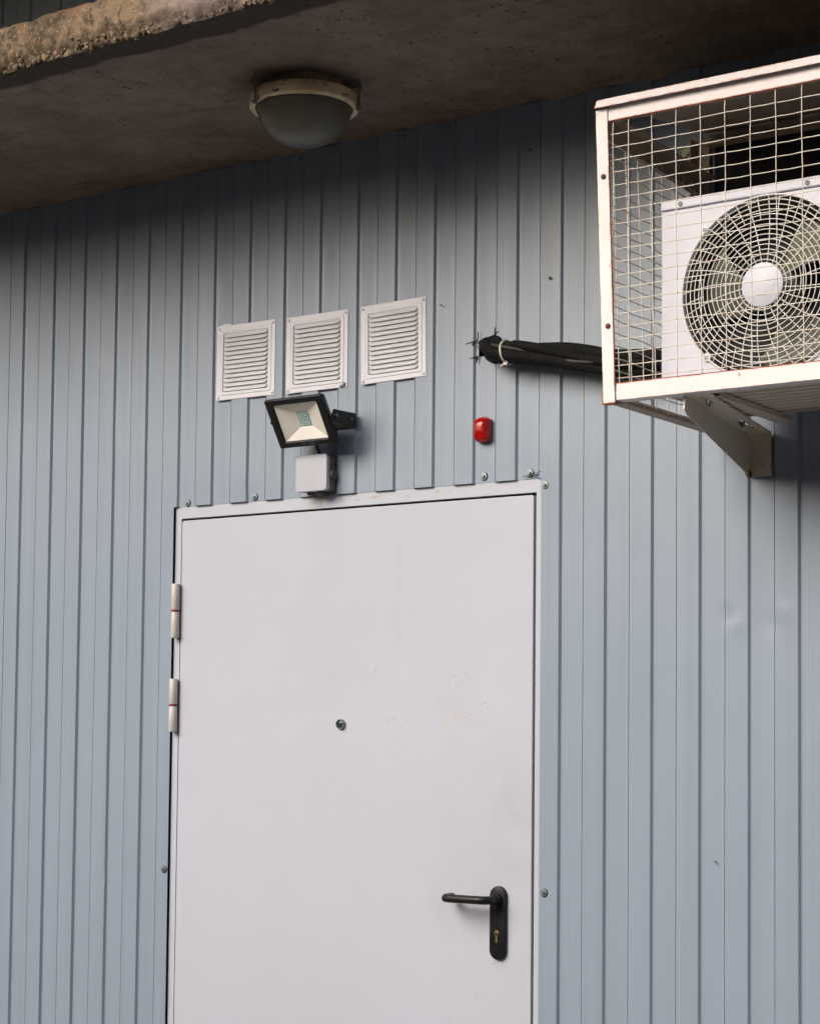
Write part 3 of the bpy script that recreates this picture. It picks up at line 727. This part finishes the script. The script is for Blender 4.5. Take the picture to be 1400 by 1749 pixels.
# ================================================================== PIPE BUNDLE
pb = root('pipe_bundle', (1.53, 0, 2.385), 'black insulated pipes running from the cut hole in the wall to the fan unit', 'pipes')
ctr = [Vector(p) for p in ((1.528, .075, 2.388), (1.532, .03, 2.388), (1.542, -.004, 2.384), (1.562, -.034, 2.372), (1.600, -.052, 2.357), (1.66, -.058, 2.349), (1.74, -.060, 2.334), (1.82, -.060, 2.315), (1.90, -.060, 2.300), (2.00, -.064, 2.292), (2.08, -.075, 2.291), (2.14, -.095, 2.297), (2.19, -.13, 2.303), (2.215, -.17, 2.305))]
def catmull(P, n=7):
    out = []
    for i in range(len(P)-1):
        p0 = P[max(0, i-1)]; p1 = P[i]; p2 = P[i+1]; p3 = P[min(len(P)-1, i+2)]
        for k in range(n):
            t = k/n; out.append(.5*((2*p1)+(p2-p0)*t+(2*p0-5*p1+4*p2-p3)*t*t+(-p0+3*p1-3*p2+p3)*t**3))
    out.append(P[-1]); return out
CP = catmull(ctr)
for s in range(4):
    P = []; rr = []
    for i, c in enumerate(CP):
        t = i/len(CP); a = 2*PI*s/4+t*5.4+.35*math.sin(t*7+s*1.7); T = (CP[min(i+1, len(CP)-1)]-CP[max(i-1, 0)]).normalized()
        U = Vector((0, 0, 1)); U = (U-T*U.dot(T)).normalized(); V = T.cross(U)
        sp = .0168*(1+.08*math.sin(t*21+s*2)); pinch = .82 if abs(c.x-1.612) < .02 else 1.0
        if t < .14: pinch = .72
        P.append(c+(U*math.cos(a)*1.05+V*math.sin(a)*.9)*sp*pinch); rr.append((.0128+.0006*math.sin(t*40+s*3))*(1 if pinch == 1 else .95)*(1.12 if s in (0, 2) else .9))
    b = MB(); b.tube(P, rr, 14); build(b, 'insulated_pipe', MFOAM, pb)
for (f, dz) in ((.60, .004), (.86, -.006)):
    pass
b = MB(); P = []
for i, c in enumerate(CP[24:]): P.append(c+Vector((0, -.0165-.004*math.sin(i*.3), .010*math.sin(i*.16+1.2))))
b.tube(P, .0042, 8); build(b, 'grey_cable', simple('grey_cable_sheath', (.028, .028, .024), .6), pb)
k0 = min(range(len(CP)), key=lambda i: abs(CP[i].x-1.618)); c = CP[k0]; T = (CP[k0+1]-CP[k0-1]).normalized(); T = (T+Vector((0, 0, .22))).normalized()
U = (Vector((0, 0, 1))-T*T.z).normalized(); V = T.cross(U)
b = MB(); lp = [c+(U*math.cos(2*PI*k/40)*.0268+V*math.sin(2*PI*k/40)*.0262) for k in range(40)]
b.tube(lp, .0026, 8, closed=True); e = c-U*.0262+V*.006
if e.y > c.y: e = c-U*.0262-V*.006
b.box(e.x-.005, e.x+.005, e.y-.006, e.y+.002, e.z-.005, e.z+.004); b.tube([e+Vector((-.003, -.002, -.002)), e+Vector((-.011, -.004, -.006)), e+Vector((-.014, -.003, -.005))], .0018, 6)
build(b, 'cable_tie', MTIE, pb)

# ================================================================== BRACKET (wall bracket that carries the unit)
def bracket(xa, label):
    t = root('wall_bracket', (xa, 0, 2.10), label, 'bracket', 'steel wall brackets under the fan unit')
    th = .0028; dx = xa-2.188; F = Vector((2.262+dx, -.452, 0)); Bk = Vector((2.189+dx, -.0035, 0))
    b = MB()
    web = [(F.x, F.y, 2.1335), (F.x, F.y, 2.107), (F.x-.0020, F.y+.012, 2.099), (Bk.x, Bk.y, 2.036), (Bk.x, Bk.y, 2.1245)]
    b.prism(web, (-th, 0, 0)); w = build(b, 'web_plate', MBRK, t, bevel=.0006)
    b = MB(); wd = .0475
    # top flange with two slots: build from strips
    def P(u, v, dz=0):   # u along arm 0 front ..1 back, v across 0..1
        c = F.lerp(Bk, u); return (c.x+v*wd, c.y, lerp(2.1335, 2.1245, u)+dz)
    def strip(u0, u1, v0, v1): b.hexa([P(u0, v0), P(u1, v0), P(u1, v1), P(u0, v1), P(u0, v0, th), P(u1, v0, th), P(u1, v1, th), P(u0, v1, th)])
    S1 = (.07, .21); S2 = (.64, .84); V0, V1 = .42, .62
    strip(0, 1, 0, V0); strip(0, 1, V1, 1)
    for (a0, a1) in ((0, S1[0]), (S1[1], S2[0]), (S2[1], 1)): strip(a0, a1, V0, V1)
    build(b, 'top_flange', MBRK, t)
    b = MB(); b.box(Bk.x, Bk.x+wd, -.0035, -.0007, 2.034, 2.1245); build(b, 'wall_flange', MBRK, t, bevel=.0006)
    b = MB(); b.box(F.x-th, F.x+.0008, F.y-.0035, F.y, 2.107, 2.1365); b.box(F.x+.0008, F.x+wd, F.y-.0035, F.y, 2.1335, 2.1365); build(b, 'rolled_rim', MCAGE, t)
    for (u, v) in ((.17, .52), (.68, .52)):
        c = Vector(P(u, v)); o = MB(); h = []
        for k in range(6): a = R(60*k); h.append((c.x+.0068*math.cos(a), c.y+.0068*math.sin(a), c.z+.0005))
        o.prism(h, (0, 0, -.006)); o.lathe([(.0035, 0), (.0035, -.010), (0, -.010)], c, axis='z', n=12); build(o, 'bolt', MSTEEL if u < .5 else MDSTEEL, t)
    b = MB(); b.hexa([(Bk.x-.006, -.016, 2.040), (Bk.x+.004, -.016, 2.038), (Bk.x+.004, -.004, 2.034), (Bk.x-.006, -.004, 2.034), (Bk.x-.006, -.014, 2.050), (Bk.x+.001, -.014, 2.052), (Bk.x+.001, -.004, 2.046), (Bk.x-.006, -.004, 2.048)]); build(b, 'rusty_tip', simple('flaking_rust', (.16, .055, .025), .9, nsc=120, var=.4, bumpd=.001), t)
    b = MB(); b.lathe([(.006, -.0035), (.006, -.007), (0, -.007)], (Bk.x+.024, 0, 2.06), n=6); build(b, 'wall_bolt', MBRK, t)
    return t
bracket(2.188, 'grey sheet steel wall bracket with a rusty lower tip under the cage')

# ================================================================== FAN UNIT
ac = root('air_conditioner', (2.56, -.25, 2.145), 'white outdoor air conditioning unit with a round fan grille inside the mesh cage', 'air conditioner')
AX0, AX1, AYF, AYB, AZ0, AZ1 = 2.185, 2.905, -.400, -.105, 2.149, 2.531
FC = Vector((2.405, AYF, 2.335)); FR = .174
# front panel: rounded rectangle face with a round hole
b = MB(); n = 96; vs = []; fs = []
def rect_pt(a):
    dx, dz = math.cos(a), math.sin(a); x0_, x1_, z0_, z1_ = AX0-FC.x, AX1-FC.x, AZ0-FC.z, AZ1-.022-FC.z
    t = min((x1_/dx) if dx > 1e-9 else 1e9, (x0_/dx) if dx < -1e-9 else 1e9, (z1_/dz) if dz > 1e-9 else 1e9, (z0_/dz) if dz < -1e-9 else 1e9)
    return t*dx, t*dz
angs = sorted([2*PI*k/n for k in range(n)]+[math.atan2(z, x) % (2*PI) for x in (AX0-FC.x, AX1-FC.x) for z in (AZ0-FC.z, AZ1-.022-FC.z)])
m = len(angs)
for (rad, y) in ((FR-.001, .008), (FR-.001, .004), (FR, .0008), (FR+.002, 0.0)):
    for a in angs: vs.append((FC.x+rad*math.cos(a), AYF+y, FC.z+rad*math.sin(a)))
for a in angs: x, z = rect_pt(a); vs.append((FC.x+x, AYF, FC.z+z))
for a in angs: x, z = rect_pt(a); vs.append((FC.x+x, AYF+.02, FC.z+z))
for k in range(5):
    for j in range(m): fs.append((k*m+j, k*m+(j+1) % m, (k+1)*m+(j+1) % m, (k+1)*m+j))
b.add(vs, fs, False)
build(b, 'front_panel', MAC, ac)
b = MB(); b.box(AX0+.0005, AX0+.004, AYF+.0205, AYB, AZ0, AZ1-.022); b.box(AX1-.004, AX1-.0005, AYF+.0205, AYB, AZ0, AZ1-.022); b.box(AX0+.004, AX1-.004, AYB-.003, AYB, AZ0+.01, AZ1-.022)
build(b, 'side_panels', MAC, ac)
b = MB(); b.box(AX0-.002, AX1+.002, AYF-.003, AYB+.002, AZ1-.0200, AZ1); build(b, 'top_cover', MAC, ac, bevel=.003)
b = MB(); b.box(AX0+.004, AX1-.004, AYF+.10, AYF+.20, AZ0+.01, AZ1-.022); build(b, 'condenser', MFIN, ac)
b = MB(); b.lathe([(FR-.002, .008), (FR-.012, .040), (FR-.020, .075), (FR-.020, .098)], FC, n=72, caps=False); build(b, 'fan_shroud', MORIF, ac, fixn=False)
# fan: hub and three broad swept blades
b = MB(); b.lathe([(0, .026), (.040, .026), (.046, .032), (.048, .075), (0, .075)], FC, n=40); fan = build(b, 'fan', MBLADE, ac)
for k in range(3):
    b = MB(); vs = []; fs = []; na, nr = 16, 10; a0 = R(186+120*k)
    for i in range(na+1):
        u = i/na
        for j in range(nr+1):
            v = j/nr; rad = lerp(.045, .148, v); span = R(lerp(48, 58, v)); sweep = R(-20*v)
            a = a0+sweep+span*(u-.5); d = .030+.042*u+.006*math.sin(v*PI)
            if u > .93 or u < .07: rad = lerp(.045, .148-.010*(1), v)
            vs.append((FC.x+rad*math.cos(a), AYF+d, FC.z+rad*math.sin(a)))
    m = nr+1
    for i in range(na):
        for j in range(nr): fs.append((i*m+j, i*m+j+1, (i+1)*m+j+1, (i+1)*m+j))
    b.add(vs, fs, True); bl = build(b, 'blade', MBLADE, fan, auto=False); so = bl.modifiers.new('solid', 'SOLIDIFY'); so.thickness = .003
# wire guard
b = MB(); gy = -.011; HUBR = .0425
def gpt(r, a):
    dome = -.013*(1-((r-HUBR)/(FR-HUBR))**2.2) if r > HUBR else -.013
    return Vector((FC.x+r*math.cos(a), AYF-.004+dome, FC.z+r*math.sin(a)))
radii = [HUBR+.0055+(FR-HUBR-.0055)*k/13 for k in range(14)]
for r in radii: b.tube([gpt(r, 2*PI*k/90) for k in range(90)], .00108 if r < FR-.002 else .0020, 6, closed=True)
for k in range(24):
    a0 = 2*PI*k/24+.06; b.tube([gpt(lerp(HUBR-.003, FR, i/8), a0+.17*(i/8)) + Vector((0, .0018, 0)) for i in range(9)], .0012, 6)
    a1 = a0+2*PI/48; b.tube([gpt(lerp(FR*.72, FR, i/4), a1+.12+.05*(i/4)) + Vector((0, .0018, 0)) for i in range(5)], .0012, 6)
gd = build(b, 'fan_guard', MGRILL, ac, auto=False)
b = MB(); b.lathe([(0, -.0200), (.0395, -.0200), (.0418, -.0190), (.0425, -.016), (.041, -.013), (0, -.013)], FC, n=48); build(b, 'guard_disc', MAC, gd)
for (x, z) in ((2.283, 2.212), (2.279, 2.461), (2.529, 2.457), (2.527, 2.210)):
    b = MB(); b.lathe([(.0085, 0), (.0085, -.0035), (.0055, -.005), (0, -.005)], (x, AYF, z), n=24); s = build(b, 'guard_lug', MGRILL, gd)
    b = MB(); b.lathe([(.0042, -.0048), (.0040, -.0066), (.0022, -.0068), (.0020, -.0056), (0, -.0056)], (x, AYF, z), n=16); build(b, 'screw', MSTEEL, s)
for x in (2.226, 2.489, 2.76):
    b = MB(); b.lathe([(.0048, 0), (.0045, -.0022), (.002, -.0026), (0, -.0016)], (x, AYF-.003, AZ1-.011), n=16); build(b, 'cover_screw', MDSTEEL, ac)
# ribbed base pan and two feet
b = MB(); ys = []; N = 9; Y0, Y1 = AYF+.002, AYB
for k in range(N):
    a = lerp(Y0, Y1, k/N); c = lerp(Y0, Y1, (k+1)/N); q = (c-a)
    ys += [(a, AZ0), (a+q*.5, AZ0), (a+q*.6, AZ0+.004), (a+q*.9, AZ0+.004)]
ys.append((Y1, AZ0)); vs = []; fs = []
for (y, z) in ys: vs += [(AX0+.001, y, z), (AX1-.001, y, z)]
for k in range(len(ys)-1): fs.append((2*k, 2*k+1, 2*k+3, 2*k+2))
b.add(vs, fs); b.box(AX0+.001, AX1-.001, AYF+.0022, AYB, AZ0+.006, AZ0+.009); b.box(AX0-.001, AX1+.001, AYB-.003, AYB+.001, AZ0-.004, AZ0+.012); b.box(AX0, AX1, AYF+.0005, AYF+.0020, AZ0-.006, AZ0-.0005)
build(b, 'base_pan', MBASE, ac)
b = MB(); b.lathe([(.010, -.004), (.010, .0), (.004, .0), (.004, -.004)], (2.43, AYB-.02, AZ0), axis='z', n=20); build(b, 'drain_hole', MDARK, ac)
for xf in (2.268, 2.70):
    b = MB(); b.box(xf, xf+.034, AYF+.015, -.045, AZ0-.012, AZ0-.010)
    b.box(xf, xf+.002, AYF+.015, -.045, AZ0-.010, AZ0-.001); b.box(xf+.032, xf+.034, AYF+.015, -.045, AZ0-.010, AZ0-.001); build(b, 'foot', MBASE, ac, bevel=.0008)
b = MB(); P = catmull([Vector(p) for p in ((2.44, -.13, 2.160), (2.455, -.125, 2.135), (2.48, -.11, 2.118), (2.52, -.09, 2.106), (2.60, -.07, 2.102), (2.72, -.05, 2.12), (2.80, -.02, 2.16), (2.82, .02, 2.20))], 5); b.tube(P, .0055, 10); build(b, 'power_cable', MBLACK, ac)
bracket(2.80, 'grey sheet steel wall bracket under the far right end of the cage')

# ================================================================== CAGE
cg = root('mesh_cage', (2.56, -.24, 2.13), 'cream painted welded mesh cage with rusty angle iron edges around the fan unit', 'cage')
CYF = -.480; CZ0, CZ1 = 2.130, 2.720; CX1 = 3.035
def px0(z): return 2.0815+(CZ1-z)*.0345        # the left post leans slightly
def angle_post(b, f, z0, z1, w, y0, y1, th=.003):
    xa0, xa1 = f(z0), f(z1)
    b.hexa([(xa0, y0, z0), (xa0+w, y0, z0), (xa0+w, y0+th, z0), (xa0, y0+th, z0), (xa1, y0, z1), (xa1+w, y0, z1), (xa1+w, y0+th, z1), (xa1, y0+th, z1)])
    b.hexa([(xa0, y0+th, z0), (xa0+th, y0+th, z0), (xa0+th, y1, z0), (xa0, y1, z0), (xa1, y0+th, z1), (xa1+th, y0+th, z1), (xa1+th, y1, z1), (xa1, y1, z1)])
b = MB(); angle_post(b, px0, CZ0-.002, CZ1-.012, .0255, CYF-.003, CYF+.028); build(b, 'front_post', MCAGE, cg, bevel=.0007)
b = MB(); angle_post(b, lambda z: CX1-.028, CZ0-.002, CZ1-.012, .028, CYF-.003, CYF+.028); build(b, 'front_post', MCAGE, cg, bevel=.0007)
b = MB(); xl0 = px0(CZ0)+.0268; b.box(xl0, CX1-.029, CYF, CYF+.003, CZ0+.002, CZ0+.0345); b.box(xl0, CX1-.029, CYF+.003, CYF+.030, CZ0+.002, CZ0+.005); build(b, 'bottom_rail', MCAGE, cg, bevel=.0007)
b = MB(); xl1 = px0(CZ1)+.0268; b.box(xl1, CX1-.029, CYF, CYF+.003, CZ1-.036, CZ1-.008); b.box(xl1, CX1-.029, CYF+.003, CYF+.028, CZ1-.011, CZ1-.008); build(b, 'top_rail', MCAGE, cg, bevel=.0007)
# side rails to the wall (angle iron), rear posts
for (sx, f) in ((1, px0), (-1, lambda z: CX1-.003)):
    b = MB(); z = CZ0; x = f(z)
    if sx > 0: b.box(x+.001, x+.004, CYF+.029, -.006, z, z+.022); b.box(x+.004, x+.030, CYF+.029, -.006, z, z+.003)
    else: b.box(x, x+.003, CYF+.029, -.006, z, z+.022); b.box(x-.026, x, CYF+.029, -.006, z, z+.003)
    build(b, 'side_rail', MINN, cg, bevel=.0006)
    b = MB(); x = f(2.68)
    zf, zr = 2.702, 2.690; x2 = x+.003
    b.hexa([(x, CYF+.029, zf-.042), (x2, CYF+.029, zf-.042), (x2, -.006, zr-.050), (x, -.006, zr-.050), (x, CYF+.029, zf), (x2, CYF+.029, zf), (x2, -.006, zr), (x, -.006, zr)])
    o = .024 if sx > 0 else -.024
    b.hexa([(x2, CYF+.029, zf-.003), (x2+o, CYF+.029, zf-.003), (x2+o, -.006, zr-.003), (x2, -.006, zr-.003), (x2, CYF+.029, zf), (x2+o, CYF+.029, zf), (x2+o, -.006, zr), (x2, -.006, zr)])
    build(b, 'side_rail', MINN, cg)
    b = MB(); x = (2.060 if sx > 0 else CX1-.034)
    b.box(x, x+.034, -.0055, -.0025, CZ0+.06, 2.775)
    if sx > 0: b.box(x, x+.003, -.032, -.0055, CZ0+.06, 2.775)
    else: b.box(x+.031, x+.034, -.032, -.0055, CZ0+.06, 2.775)
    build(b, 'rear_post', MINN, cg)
# sloping sheet roof with a folded drip edge
b = MB(); xa, xb = 2.0865, CX1+.006; zf, zr = 2.7235, 2.792
b.hexa([(xa, CYF-.012, zf-.0015), (xb, CYF-.012, zf-.0015), (xb, -.002, zr-.0015), (xa, -.002, zr-.0015), (xa+.004, CYF-.012, zf), (xb, CYF-.012, zf), (xb, -.002, zr), (xa+.004, -.002, zr)])
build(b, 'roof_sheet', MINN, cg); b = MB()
b.hexa([(xa-.0015, CYF-.0135, zf-.0145), (xb, CYF-.0135, zf-.0145), (xb, CYF-.012, zf-.0145), (xa-.0015, CYF-.012, zf-.0145), (xa+.004, CYF-.0135, zf), (xb, CYF-.0135, zf), (xb, CYF-.012, zf), (xa+.004, CYF-.012, zf)])
build(b, 'drip_edge', MCAGE, cg)
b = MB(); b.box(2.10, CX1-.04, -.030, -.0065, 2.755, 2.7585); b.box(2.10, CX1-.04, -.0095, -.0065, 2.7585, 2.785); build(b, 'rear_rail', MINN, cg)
def wob(x, z, s): return .0016*noise.noise(Vector((x*9, s, z*9)))
def mesh_front():
    b = MB(); zlo, zhi = CZ0+.030, CZ1-.033; r = .0010
    xs = [2.119]+[2.1525+.0512*k for k in range(18)]; zz = [2.6835-.0254*k for k in range(21)]
    for x in xs:
        if x > CX1-.02: continue
        P = []
        for k in range(24): z = lerp(zlo, zhi, k/23); P.append((x+.0005*math.sin(k*.9+x*50)+(.0-(z-2.4)*.008), CYF+.0045+.0007*math.sin(z*120), z))
        b.tube(P, r, 6)
    for i, z in enumerate(zz):
        P = []
        for k in range(76):
            x = lerp(2.108, CX1-.024, k/75); sag = -.0005*abs(math.sin((x-2.1525)/.0512*PI)); amp = 1.9 if z > 2.52 else .8
            P.append((x, CYF+.0066+.0006*math.sin((x-2.1525)/.0512*PI), z+sag*amp+wob(x, z, i)*1.2))
        b.tube(P, r, 6)
    return b
build(mesh_front(), 'front_mesh', MWIRE, cg, auto=False)
def mesh_side(xf, sgn):
    b = MB(); r = .0012
    for k in range(8):
        y = CYF+.055+.0512*k
        if y > -.02: continue
        P = [(xf(z)+.0055*sgn, y+.0010*math.sin(z*30+k), z) for z in [lerp(CZ0+.008, 2.668, j/16) for j in range(17)]]; b.tube(P, r, 6)
    for k in range(21):
        z = 2.655-.0254*k; P = [(xf(z)+.0078*sgn, lerp(CYF+.012, -.010, j/24), z+.0012*math.sin(j*.8+k)-.010*(j/24)*((2.65-CZ0) and (k < 3))) for j in range(25)]; b.tube(P, r, 6)
    return b
build(mesh_side(px0, 1), 'side_mesh', MWIRE, cg, auto=False)
build(mesh_side(lambda z: CX1, -1), 'side_mesh', MWIRE, cg, auto=False)
for (x, z) in ((2.101, 2.574), (2.1125, 2.278)):
    b = MB(); b.lathe([(.0052, 0), (.0052, -.0022), (.0036, -.0042), (0, -.0048)], (x-.0005, CYF-.003, z), n=18); build(b, 'bolt', MBOLT, cg)
MRUST = simple('rusty_seam', (.42, .11, .035), .8, nsc=90, var=.5)
b = MB(); b.box(xl0, CX1-.029, CYF-.0004, CYF+.0032, CZ0+.0346, CZ0+.0360); build(b, 'rusty_seam', MRUST, cg)
b = MB(); b.box(xl1, CX1-.029, CYF-.0004, CYF+.0032, CZ1-.0374, CZ1-.0361); build(b, 'rusty_seam', MRUST, cg)
b = MB(); za, zb = CZ0+.036, CZ1-.26
for (p, q, w) in ((za, zb, .0012), (zb, CZ1-.038, .0007)):
    x1_, x2_ = px0(p)+.0256, px0(q)+.0256
    b.hexa([(x1_, CYF-.0032, p), (x1_+w, CYF-.0032, p), (x1_+w, CYF, p), (x1_, CYF, p), (x2_, CYF-.0032, q), (x2_+w, CYF-.0032, q), (x2_+w, CYF, q), (x2_, CYF, q)])
build(b, 'rusty_seam', MRUST, cg)
b = MB(); x_ = px0(CZ0); b.box(x_-.0015, x_+.026, CYF-.004, CYF+.01, CZ0-.0042, CZ0-.0021); b.box(x_-.0022, x_-.0002, CYF-.003, CYF+.012, CZ0-.002, CZ0+.022); build(b, 'rusty_corner', MRUST, cg)
# pale tag wired inside the cage on the wall beside the rear post
tg = root('paper_tag', (2.045, -.010, 2.735), 'pale yellow tag with a green curl beside the rear post of the cage', 'tag')
b = MB(); b.prism([(2.030, -.008, 2.7615), (2.0505, -.008, 2.768), (2.0505, -.008, 2.7095), (2.030, -.008, 2.722)], (0, -.0012, 0)); build(b, 'tag_card', MLABEL, tg)
b = MB(); b.tube([(2.0495, -.0105, 2.752), (2.043, -.0105, 2.748), (2.0405, -.0105, 2.740), (2.044, -.0105, 2.733), (2.0495, -.0105, 2.731)], .0022, 6); build(b, 'green_curl', MGREEN, tg)
